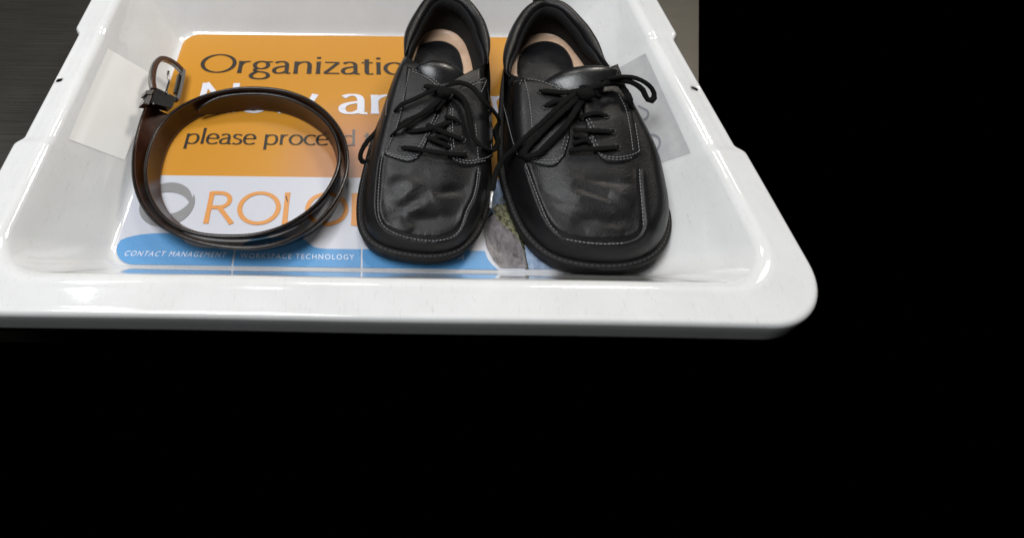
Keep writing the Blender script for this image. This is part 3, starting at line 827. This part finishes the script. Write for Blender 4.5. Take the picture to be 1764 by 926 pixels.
    for pts, rad, flat in cfg['laces']:
        W = resample(lace_path(pts), 70 if len(pts) > 4 else 26)
        n = len(W); tp = [min(1, .55+.45*min(i, n-1-i)/2) for i in range(n)]
        # fuzz / irregular thickness
        tp = [t*(1+.05*math.sin(i*1.7)+rng.normal(0, .025)) for i, t in enumerate(tp)]
        Vt, Ft = tube(W, rad*mm, 10, flat=flat, up=upv, taper=tp); o = mesh_obj('lace', Vt, Ft, LACE, root, True, M); fix_normals(o)
    for a_, b_, m_ in cfg['aglets']:
        Pa, Pb = bp(a_[0], a_[1], a_[2]*mm), bp(b_[0], b_[1], b_[2]*mm)
        Vt, Ft = tube([Pa, Pa.lerp(Pb, .5), Pb], .0014, 10); o = mesh_obj('aglet', Vt, Ft, m_, root, True, M); fix_normals(o)
    # knot
    for (kx, ky, kz, r_) in cfg['knots']:
        c = bp(kx, ky, kz*mm); bm = bmesh.new(); bmesh.ops.create_icosphere(bm, subdivisions=3, radius=r_*mm)
        for v in bm.verts:
            v.co *= 1+.18*mnoise.noise(v.co*300+Vector((kx, 0, 0))); v.co.x *= 1.25; v.co.z *= .8
        bm.transform(Mi@Matrix.Translation(c)); me = bpy.data.meshes.new('knot'); bm.to_mesh(me); bm.free(); me.materials.append(LACE)
        me.polygons.foreach_set('use_smooth', [True]*len(me.polygons)); o = bpy.data.objects.new('lace_knot', me); C.objects.link(o); o.parent = root
    return root, bvh

s = 's'; z_ = 'z'
ML = Matrix.Translation((.072, .2535, .0019))@Matrix.Rotation(math.radians(-5), 4, 'Z')
LEFT = dict(M=ML, ins_z=1.0, ins_off=-1.0, label='black lace-up shoe nearest the belt, lying flat with its bow spread to both sides',
 sole=[(0,300),(-22,292),(-36,270),(-43,238),(-50,200),(-59,165),(-68,122),(-72.5,85),(-74.5,60),(-74,38),(-70.5,20),(-62.5,7),(-50,-1),(-33,-4.8),(-10,-5.3),(8.6,-.5),(22,8.5),(33,23.7),(41,44),(46,67),(48,100),(47,140),(45,175),(44,210),(42,240),(36,270),(22,292)],
 toe=(-18,0), notch=(-2,146), collar=[(-42,192),(41,190)],
 open=[(0,292),(-18,284),(-30,262),(-38,235),(-42,208),(-42,190),(-34,175),(-18,158),(-2,146),(13,156),(33,173),(41,187),(43,208),(41,235),(35,262),(20,284)],
 top=[(-20,32),(0,34),(10,36),(30,43),(60,50),(80,55),(120,67),(150,77),(168,80),(185,74),(205,69),(235,67),(265,70),(290,77),(320,78)],
 side=[(-20,11),(0,11),(20,13),(60,15),(120,16),(160,14),(200,9),(320,8)],
 seam=[(660,262),(655,290),(652,325),(651,360),(657,383),(672,397),(700,408),(740,414),(770,411),(787,401),(797,383),(804,362),(815,340),(821,315),(824,288)],
 crease=[([(672,330),(688,312),(705,312),(716,328)],-1.5,7),([(684,372),(694,390),(708,402)],-1.3,7),([(700,362),(722,356),(742,346)],-.9,4),([(655,350),(690,354),(720,345),(745,336)],1.6,4.5),([(745,332),(775,328),(805,326)],1.2,4),([(690,374),(720,378),(760,374),(795,372)],1.4,5),([(665,302),(700,304),(740,300)],.9,5),([(662,372),(680,368),(700,368)],.9,4),([(720,350),(745,357),(760,372)],.6,3),([(700,345),(730,330),(760,322)],.5,3)],
 stitch=[([(660,262),(655,290),(652,325),(651,360),(657,383),(672,397),(700,408),(740,414),(770,411),(787,401),(797,383),(804,362),(815,340),(821,315),(824,288)],.3),
   ([(705,122),(698,160),(690,200),(678,235),(664,264)],2.5),
   ([(709,122),(730,130),(748,140),(757,150)],2.5),([(710,126),(730,134),(745,144),(754,153)],2.5),
   ([(664,264),(680,269),(700,273),(717,270),(724,262)],2.5),([(666,267),(682,273),(702,277),(720,273)],2.3),
   ([(755,200),(744,222),(733,245),(724,260)],2.5),([(750,199),(739,221),(728,244),(720,257)],2.5),
   ([(775,190),(774,215),(775,240),(777,262)],2.5),([(779,189),(778,215),(779,240),(781,258)],2.5),
   ([(779,268),(792,277),(812,279),(832,274),(843,266)],2.5),([(778,273),(792,281),(812,283),(834,278)],2.4),
   ([(834,139),(829,155),(824,172)],2.5),([(818,216),(820,240),(822,262),(823,277)],2.5),
   ([(830,139),(815,143),(803,148),(797,152)],2.4),([(832,144),(818,147),(806,152)],2.4),
   ([(668,170),(666,185),(665,200)],.4),([(846,190),(844,220),(842,250),(843,264)],2.3),
   ([(628,300),(624,330),(623,350)],.4)],
 facing_a=([(701,116),(722,123),(742,133),(757,148)], [(661,267),(685,276),(708,280),(727,267)], [(701,116),(696,165),(684,218),(661,267)], [(757,148),(759,175),(746,220),(727,267)]),
 facing_b=([(786,155),(800,148),(820,139),(838,133)], [(772,268),(790,285),(818,286),(847,270)], [(786,155),(771,185),(768,225),(772,268)], [(838,133),(843,170),(847,220),(847,270)]),
 eyelets=[(692,257),(700,228),(800,268),(796,243),(788,212),(733,153)],
 pad=[(707,118),(710,95),(720,79),(738,71),(758,69),(776,74),(790,85),(797,102),(800,125),(790,150),(720,150)],
 tongue=[(-2,92,52,9,1.5),(-2,108,60,14,2),(-2,128,67,17,2.5),(-3,142,72,20,3),(-4,152,78,24,4),(-5,160,81,25,5),(-5,166,80,23,5),(-5,170,77,18,3.5)], tongue_tilt=-.22,
 pull=(0,298),
 laces=[([(692,256,s,2.0),(706,259,s,4.0),(730,263,s,4.6),(765,268,s,4.6),(790,269,s,4.0),(803,267,s,1.5)],2.5,.55),
   ([(699,228,s,2),(715,229,s,4),(740,225,s,4.5),(760,219,s,4.5),(776,212,s,3)],2.5,.55),
   ([(797,243,s,1.5),(785,240,s,4),(765,232,s,4.5),(745,222,s,4.0),(735,216,s,2)],2.6,.55),
   ([(735,238,s,3),(748,245,s,4),(765,252,s,4),(775,257,s,2)],2.4,.55),
   ([(740,244,s,2),(752,239,s,4),(766,240,s,3.5),(778,248,s,1.5)],2.3,.5),
   ([(765,203,s,3),(778,208,s,4.5),(793,214,s,1.5)],2.4,.55),
   ([(731,150,s,2),(745,156,s,5),(765,162,s,6),(770,166,s,6)],3.0,.6),
   # left loop: out from the knot, hanging past the left side and back
   ([(766,158,s,8),(745,164,s,9),(718,178,s,8),(690,189,s,7),(672,203,z_,56),(652,222,z_,46),(634,243,z_,36),(622,262,z_,28),(622,276,z_,22),(632,279,z_,20),(645,268,z_,26),(662,250,z_,40),(685,232,s,8),(715,212,s,8),(745,188,s,8),(766,165,s,8)],2.45,.55),
   ([(768,166,s,7),(752,184,s,9),(728,202,s,8),(700,216,s,7),(676,222,z_,52),(655,227,z_,44),(640,236,z_,38),(628,247,z_,32)],2.6,.6),
   # right loop
   ([(766,157,s,8),(785,152,s,10),(808,161,s,11),(826,185,s,11),(840,207,s,10),(853,228,z_,50),(858,245,z_,44),(850,258,z_,42),(832,259,s,5),(816,247,s,6),(807,228,s,7),(802,203,s,8),(796,182,s,8),(783,168,s,8),(770,161,s,8)],2.7,.6),
   ([(768,168,s,7),(764,178,s,8),(756,188,s,7),(748,195,s,5)],2.5,.6),
  ],
 aglets=[((628,247,32),(624,254,28),LACE)],
 knots=[(766,160,86,5.5)])
# right-hand shoe, tipped up on the side wall of the tray
MR = Matrix.Translation((.215, .2375, .0085))@Matrix.Rotation(math.radians(3), 4, 'Z')@Matrix.Rotation(math.radians(-6.5), 4, 'Y')@Matrix.Rotation(math.radians(-1.6), 4, 'X')
RIGHT = dict(M=MR, relief=.75, ins_z=4.5, ins_off=-4.0, label='black lace-up shoe by the right wall, toe tipped up, bow loop sticking out',
 sole=[(10,303),(-12,296),(-30,276),(-42,245),(-52,210),(-62,170),(-70,130),(-73,107),(-73,81),(-71,59),(-67,42),(-59,26),(-48,14.5),(-31,6.5),(-13,2.5),(5,1.5),(23,5),(39,14),(51,28),(59,45),(64,67),(67,89),(66,113),(60,150),(54,185),(50,215),(47,245),(42,275),(30,296)],
 toe=(0,7), notch=(8,146), collar=[(-52,190),(47,190)],
 open=[(10,294),(-8,287),(-26,266),(-40,238),(-50,212),(-52,192),(-42,176),(-18,158),(8,146),(22,154),(38,170),(46,184),(46,205),(44,230),(40,258),(28,284)],
 top=[(-20,32),(0,34),(10,36),(30,43),(60,50),(80,55),(120,67),(150,76),(168,79),(185,74),(205,69),(235,67),(265,70),(290,77),(320,78)],
 side=[(-20,11),(0,11),(20,13),(60,16),(120,18),(160,15),(200,9),(320,8)],
 seam=[(905,282),(912,300),(923,330),(938,368),(950,390),(968,405),(1000,413),(1040,416),(1075,415),(1098,406),(1108,388),(1106,355),(1103,320),(1101,285)],
 crease=[([(1050,335),(1075,342),(1092,352)],-1.2,6),([(1010,400),(1040,396),(1075,402)],-1.0,7),([(970,345),(1010,362),(1050,384)],-.8,3.5),([(925,325),(960,338),(1000,355),(1050,376),(1075,388)],1.0,4.5),([(985,318),(1020,330),(1060,343),(1090,350)],1.3,4.5),([(985,385),(1020,380),(1060,382),(1095,378)],1.2,5),([(1010,308),(1050,312),(1090,316)],.9,3.5),([(950,355),(990,372),(1030,384)],.6,3),([(1000,345),(1030,352),(1060,362)],.5,2.5)],
 stitch=[([(905,282),(912,300),(923,330),(938,368),(950,390),(962,402)],.3),([(975,412),(1010,418),(1040,420),(1075,419)],.2),([(1108,388),(1106,355),(1103,320),(1101,290)],.3),
   ([(903,141),(909,165),(914,195),(917,234)],2.5),([(866,170),(874,200),(884,240),(893,268)],1.0),
   ([(899,141),(896,150)],2.4),([(908,140),(930,143),(950,150),(965,158)],2.5),
   ([(905,272),(920,276),(945,278),(962,276),(970,268)],2.4),([(908,275),(922,280),(945,282),(964,280)],2.2),
   ([(966,182),(970,190)],2.4),([(978,237),(975,250),(971,262)],2.5),([(972,237),(969,250),(966,260)],2.5),
   ([(1008,208),(1014,218),(1018,226)],2.5),([(1013,206),(1019,216),(1023,224)],2.5),([(1014,238),(1019,248),(1024,257)],2.5),([(1019,236),(1025,246),(1029,256)],2.5),
   ([(1028,264),(1042,271),(1062,273),(1085,269),(1100,262)],2.5),([(1032,269),(1045,275),(1065,277),(1088,273)],2.3),
   ([(1008,150),(1022,137),(1040,127),(1062,118)],2.5),([(1010,143),(1024,131),(1042,121),(1060,114)],2.4),
   ([(1064,165),(1076,190),(1083,225),(1088,262)],2.4),([(1092,215),(1096,240),(1099,264)],2.4)],
 facing_a=([(884,140),(915,139),(945,145),(968,162)], [(893,270),(925,284),(955,287),(974,268)], [(884,140),(884,180),(886,225),(893,270)], [(968,162),(978,195),(981,235),(974,268)]),
 facing_b=([(1001,154),(1018,134),(1040,121),(1063,112)], [(1024,262),(1045,280),(1075,280),(1103,265)], [(1001,154),(1004,190),(1013,228),(1024,262)], [(1063,112),(1080,160),(1093,212),(1103,265)]),
 eyelets=[(931,160),(940,186),(1043,202),(1054,229),(1062,256),(1003,160)],
 pad=[(890,130),(890,105),(898,88),(912,76),(932,70),(952,71),(970,79),(982,92),(990,112),(990,145),(900,150)],
 tongue=[(8,92,52,9,1.5),(8,108,60,14,2),(7,130,67,18,2.5),(6,145,73,23,3),(5,156,79,31,3.5),(5,165,82,36,4.5),(5,171,81,35,4.5),(5,174,78,28,3)], tongue_tilt=.16,
 pull=(6,299),
 laces=[([(978,262,s,3),(1000,261,s,4.6),(1030,260,s,4.6),(1050,258,s,4),(1064,256,s,1.5)],2.5,.55),
   ([(985,226,s,3),(1005,229,s,4.5),(1035,230,s,4.5),(1055,229,s,1.5)],2.6,.55),
   ([(995,206,s,3),(1015,201,s,4.5),(1030,200,s,4.5),(1045,202,s,1.5)],2.4,.55),
   ([(985,236,s,3),(1002,240,s,4),(1018,250,s,2)],2.3,.5),([(985,250,s,3),(1000,246,s,4),(1015,243,s,2)],2.3,.5),
   ([(929,159,s,2),(945,163,s,4.5),(970,166,s,5.5),(1003,163,s,7)],3.0,.6),
   ([(938,186,s,2),(955,180,s,4.5),(975,176,s,5.5),(1000,165,s,7)],2.8,.6),
   # long loop lying down to the left
   ([(1008,162,s,9),(985,184,s,10),(958,210,s,9),(932,236,s,8),(908,262,s,7),(908,274,s,6),(925,270,s,7),(948,250,s,8),(972,222,s,9),(992,192,s,10),(1010,168,s,9)],2.8,.6),
   ([(1002,160,s,8),(968,186,s,10),(935,220,s,9),(905,246,s,8),(884,258,z_,58),(866,275,z_,48),(853,302,z_,40),(848,330,z_,36)],2.6,.6),
   # loop standing out to the right
   ([(1008,160,s,9),(1028,147,s,12),(1048,137,z_,98),(1072,132,z_,100),(1096,135,z_,98),(1114,144,z_,94),(1125,156,z_,88),(1127,168,z_,84),(1120,174,z_,84),(1113,168,z_,86),(1108,156,z_,90),(1096,146,z_,94),(1078,139,z_,97),(1055,139,z_,98),(1038,146,z_,96),(1018,158,s,10)],2.9,.62),
   ([(1012,162,s,9),(1035,156,s,9),(1058,154,s,8),(1072,163,s,7),(1082,182,s,6),(1091,203,z_,62),(1098,218,z_,56),(1102,231,z_,50)],3.0,.6),
   ([(995,150,s,6),(1010,160,s,9),(1025,168,s,5),(1033,170,s,4)],2.3,.6),
  ],
 aglets=[((1102,230,50),(1105,243,46),LACE), ((848,330,36),(845,358,30),PALE_TIP)],
 knots=[(1008,162,92,6)])
make_shoe(LEFT); make_shoe(RIGHT)

# ------------------------------------------------------------------ belt
BW = .0255
cc = bp(425, 290, .02)
turn = [(250,180,56),(239,212,48),(229,255,34),(228,300,22),(238,340,14),(260,374,9),(295,399,6),(342,417,4),(400,426,3),(452,425,3),(502,411,3),(546,383,3),(578,344,3),(596,300,3),(598,262,3),(587,226,3),(563,194,3),(530,170,4),(488,155,5),(440,150,6),(395,153,6),(345,166,8),(302,188,12),(272,219,16),(256,254,16),(249,292,14),(254,330,10),(272,364,7),(301,389,5),(342,403,4),(400,407,3),(450,402,3),(500,384,3),(545,351,3),(574,310,3),(585,270,3),(577,232,3),(556,203,3),(520,178,4),(480,164,4),(434,160,4),(380,165,5),(336,177,6)]
tops = []
for (x_, y_, ph) in turn:
    ph = math.radians(ph); zt = .0022+BW*math.cos(max(ph, .22))*.985
    if len(tops) == 0: zt += .012
    elif len(tops) == 1: zt += .006
    tops.append((*bp(x_, y_, zt), ph))
TP = resample(catmull(tops, 8), 380)
belt = empty('leather_belt', 'coiled dark brown leather belt with gunmetal buckle standing on edge on the mat', 'belt', Matrix.Translation((cc.x, cc.y, .002)))
BM_ = Matrix.Translation((cc.x, cc.y, .002))
th_ = .0017; loopsB = []; matid = []
cs_ = []
# rounded rectangle cross-section: a = across width 0..1 from top, b = thickness -1 inner .. +1 outer
for k in range(5): an = math.radians(-90+k*45); cs_.append((0.0+.0016/BW*(1-math.cos(an)), math.sin(an)*.0+ (k-2)/2.0))
cs_ = [(.045,-1),(.015,-.75),(0,-.3),(0,.3),(.015,.75),(.045,1),(.5,1.0),(.955,1),(.985,.75),(1,.3),(1,-.3),(.985,-.75),(.955,-1),(.93,-1.0),(.90,-.9),(.5,-1.0),(.10,-.9),(.07,-1.0)]
VB = []; n = len(TP)
inner_top = []; inner_bot = []
for i in range(n):
    p = Vector(TP[i][:3]); ph = TP[i][3]
    t = Vector(TP[min(i+1, n-1)][:3])-Vector(TP[max(i-1, 0)][:3]); t.z = 0; t.normalize()
    ow = Vector((t.y, -t.x, 0)); 
    if ow.dot(p-cc) < 0: ow = -ow
    lv = ow*math.sin(ph)+Vector((0,-1,0))*((.27-.17*ow.y)*smooth01(1-ph/.9)); up_ = math.sqrt(max(.05, 1-lv.length_squared)); wd = lv+Vector((0,0,up_))
    out_ = wd.cross(t); out_ = out_ if out_.dot(ow) > 0 else -out_
    nn = out_.normalized()      # outward face normal
    e = 1.0
    if i > n-9:                                   # rounded tip
        e = [1,.99,.97,.93,.87,.78,.66,.5,.3][i-(n-9)] if i-(n-9) < 9 else .3
    for a, b in cs_:
        aa = .5+(a-.5)*e
        VB.append(p-wd*(aa*BW)+nn*(b*th_))
    inner_top.append(p-wd*(.09*BW)-nn*(th_*1.0)); inner_bot.append(p-wd*(.91*BW)-nn*(th_*1.0))
m = len(cs_); FB = []; mid = []
for i in range(n-1):
    for k in range(m):
        k2 = (k+1) % m; FB.append((i*m+k, i*m+k2, (i+1)*m+k2, (i+1)*m+k)); mid.append(0 if (k < 11) else 1)
FB.append(tuple(range(m))); FB.append(tuple((n-1)*m+k for k in range(m))[::-1]); mid += [0, 0]
strap = mesh_obj('strap', VB, FB, [BELTBLACK, BROWN], belt, True, BM_)
strap.data.polygons.foreach_set('material_index', mid); fix_normals(strap)
def belt_stitch(path, col):
    P = resample(np.array([list(p) for p in path]), int(length(path)/.0030)*3+1); mb = MB()
    for k in range(0, len(P)-2, 3):
        Vt, Ft = tube([P[k], P[k+1], P[k+2]], .00028, 5); mb.add(Vt, Ft)
    return mb.obj('stitching', col, strap, BM_)
BT = mat('brown_thread', (.12,.06,.035), .6)
belt_stitch(inner_top[4:-10], BT); belt_stitch(inner_bot[4:-10], BT)
# buckle
def zb(x_, y_):
    u = (x_-256-(150-y_)*.18)/60.0; return .040-.030*max(-.2, min(1.2, u))
def bk(x_, y_, dz=0): return bp(x_, y_, zb(x_, y_)+dz)
ub = (bk(268,185)-bk(290,110)).normalized(); wb = (bk(310,150)-bk(258,140)).normalized(); nb = ub.cross(wb).normalized()
if nb.z < 0: nb = -nb
def ribbon(path, wdt, thk, outer):
    """flat bar with rectangular section; wdt in the buckle plane, thk along its normal"""
    P = [Vector(p) for p in path]; V = []; n = len(P)
    for i, p in enumerate(P):
        t = (P[min(i+1, n-1)]-P[max(i-1, 0)]).normalized(); sd = t.cross(nb).normalized()
        for a, b in ((-1,-.8),(-.85,-1),(.85,-1),(1,-.8),(1,.8),(.85,1),(-.85,1),(-1,.8)): V.append(p+sd*(a*wdt/2)+nb*(b*thk/2))
    Fc = [(i*8+k, i*8+(k+1) % 8, (i+1)*8+(k+1) % 8, (i+1)*8+k) for i in range(n-1) for k in range(8)]+[tuple(range(8)), tuple((n-1)*8+k for k in range(8))]
    return V, Fc
fr = [(263,154),(261,138),(263,122),(268,109),(277,102),(289,104),(302,112),(313,123)]
W = catmull([bk(*p) for p in fr], 8); Vt, Ft = ribbon(W, .0054, .0050, 1); o = mesh_obj('buckle_frame', Vt, Ft, GUN, belt, False, BM_); fix_normals(o)
W2 = catmull([bk(p[0]+1.2, p[1]+.6)+nb*.0026 for p in fr], 8); Vt, Ft = ribbon(W2, .0044, .0008, 1); o = mesh_obj('buckle_face', Vt, Ft, BUCKLE_BROWN, belt, False, BM_); fix_normals(o)
W = catmull([bk(315,122), bk(312,140), bk(308,158), bk(304,173)], 6); Vt, Ft = ribbon(W, .0044, .0060, 1); o = mesh_obj('buckle_bar', Vt, Ft, GUN, belt, False, BM_); fix_normals(o)
W = catmull([bk(309,128)-nb*.001, bk(306,142)-nb*.001, bk(302,160)-nb*.001], 6); Vt, Ft = ribbon(W, .0018, .0040, 1); o = mesh_obj('buckle_bar', Vt, Ft, GUNDARK, belt, False, BM_); fix_normals(o)
W = catmull([bk(262,153), bk(275,159), bk(290,166), bk(304,173)], 6); Vt, Ft = ribbon(W, .0040, .0045, 1); o = mesh_obj('buckle_hinge', Vt, Ft, GUNDARK, belt, False, BM_); fix_normals(o)
W = catmull([bk(284,163), bk(287,152), bk(290,141), bk(288,132), bk(289,124)], 6); Vt, Ft = tube([w_+nb*.0012 for w_ in map(Vector, W)], .0013, 8); o = mesh_obj('prong', Vt, Ft, GUN, belt, True, BM_); fix_normals(o)
# clamp plates and small loop
def plate(pts, thk, name, m_, dn=0.0):
    c = [bk(*p)+nb*dn for p in pts]; V = [p+nb*thk/2 for p in c]+[p-nb*thk/2 for p in c]; k = len(c)
    Fc = [tuple(range(k)), tuple(range(2*k-1, k-1, -1))]+[(i, (i+1) % k, k+(i+1) % k, k+i) for i in range(k)]
    o = mesh_obj(name, V, Fc, m_, belt, False, BM_); fix_normals(o)
    bv = o.modifiers.new('bevel', 'BEVEL'); bv.width = .0005; bv.segments = 2; return o
plate([(262,158),(300,174),(292,190),(255,181)], .0075, 'clamp', GUNDARK)
plate([(248,159),(262,158),(257,167),(246,166)], .0085, 'clamp_edge', GUN)
plate([(249,168),(258,168),(252,184),(242,182)], .0085, 'clamp_edge', GUN)
for (x_, y_) in ((260,182.5), (284,163), (286,166)):
    Vt, Ft = tube([bk(x_, y_)+nb*.0036, bk(x_, y_)+nb*.0046], .0010, 10); o = mesh_obj('rivet', Vt, Ft, GUN, belt, True, BM_); fix_normals(o)
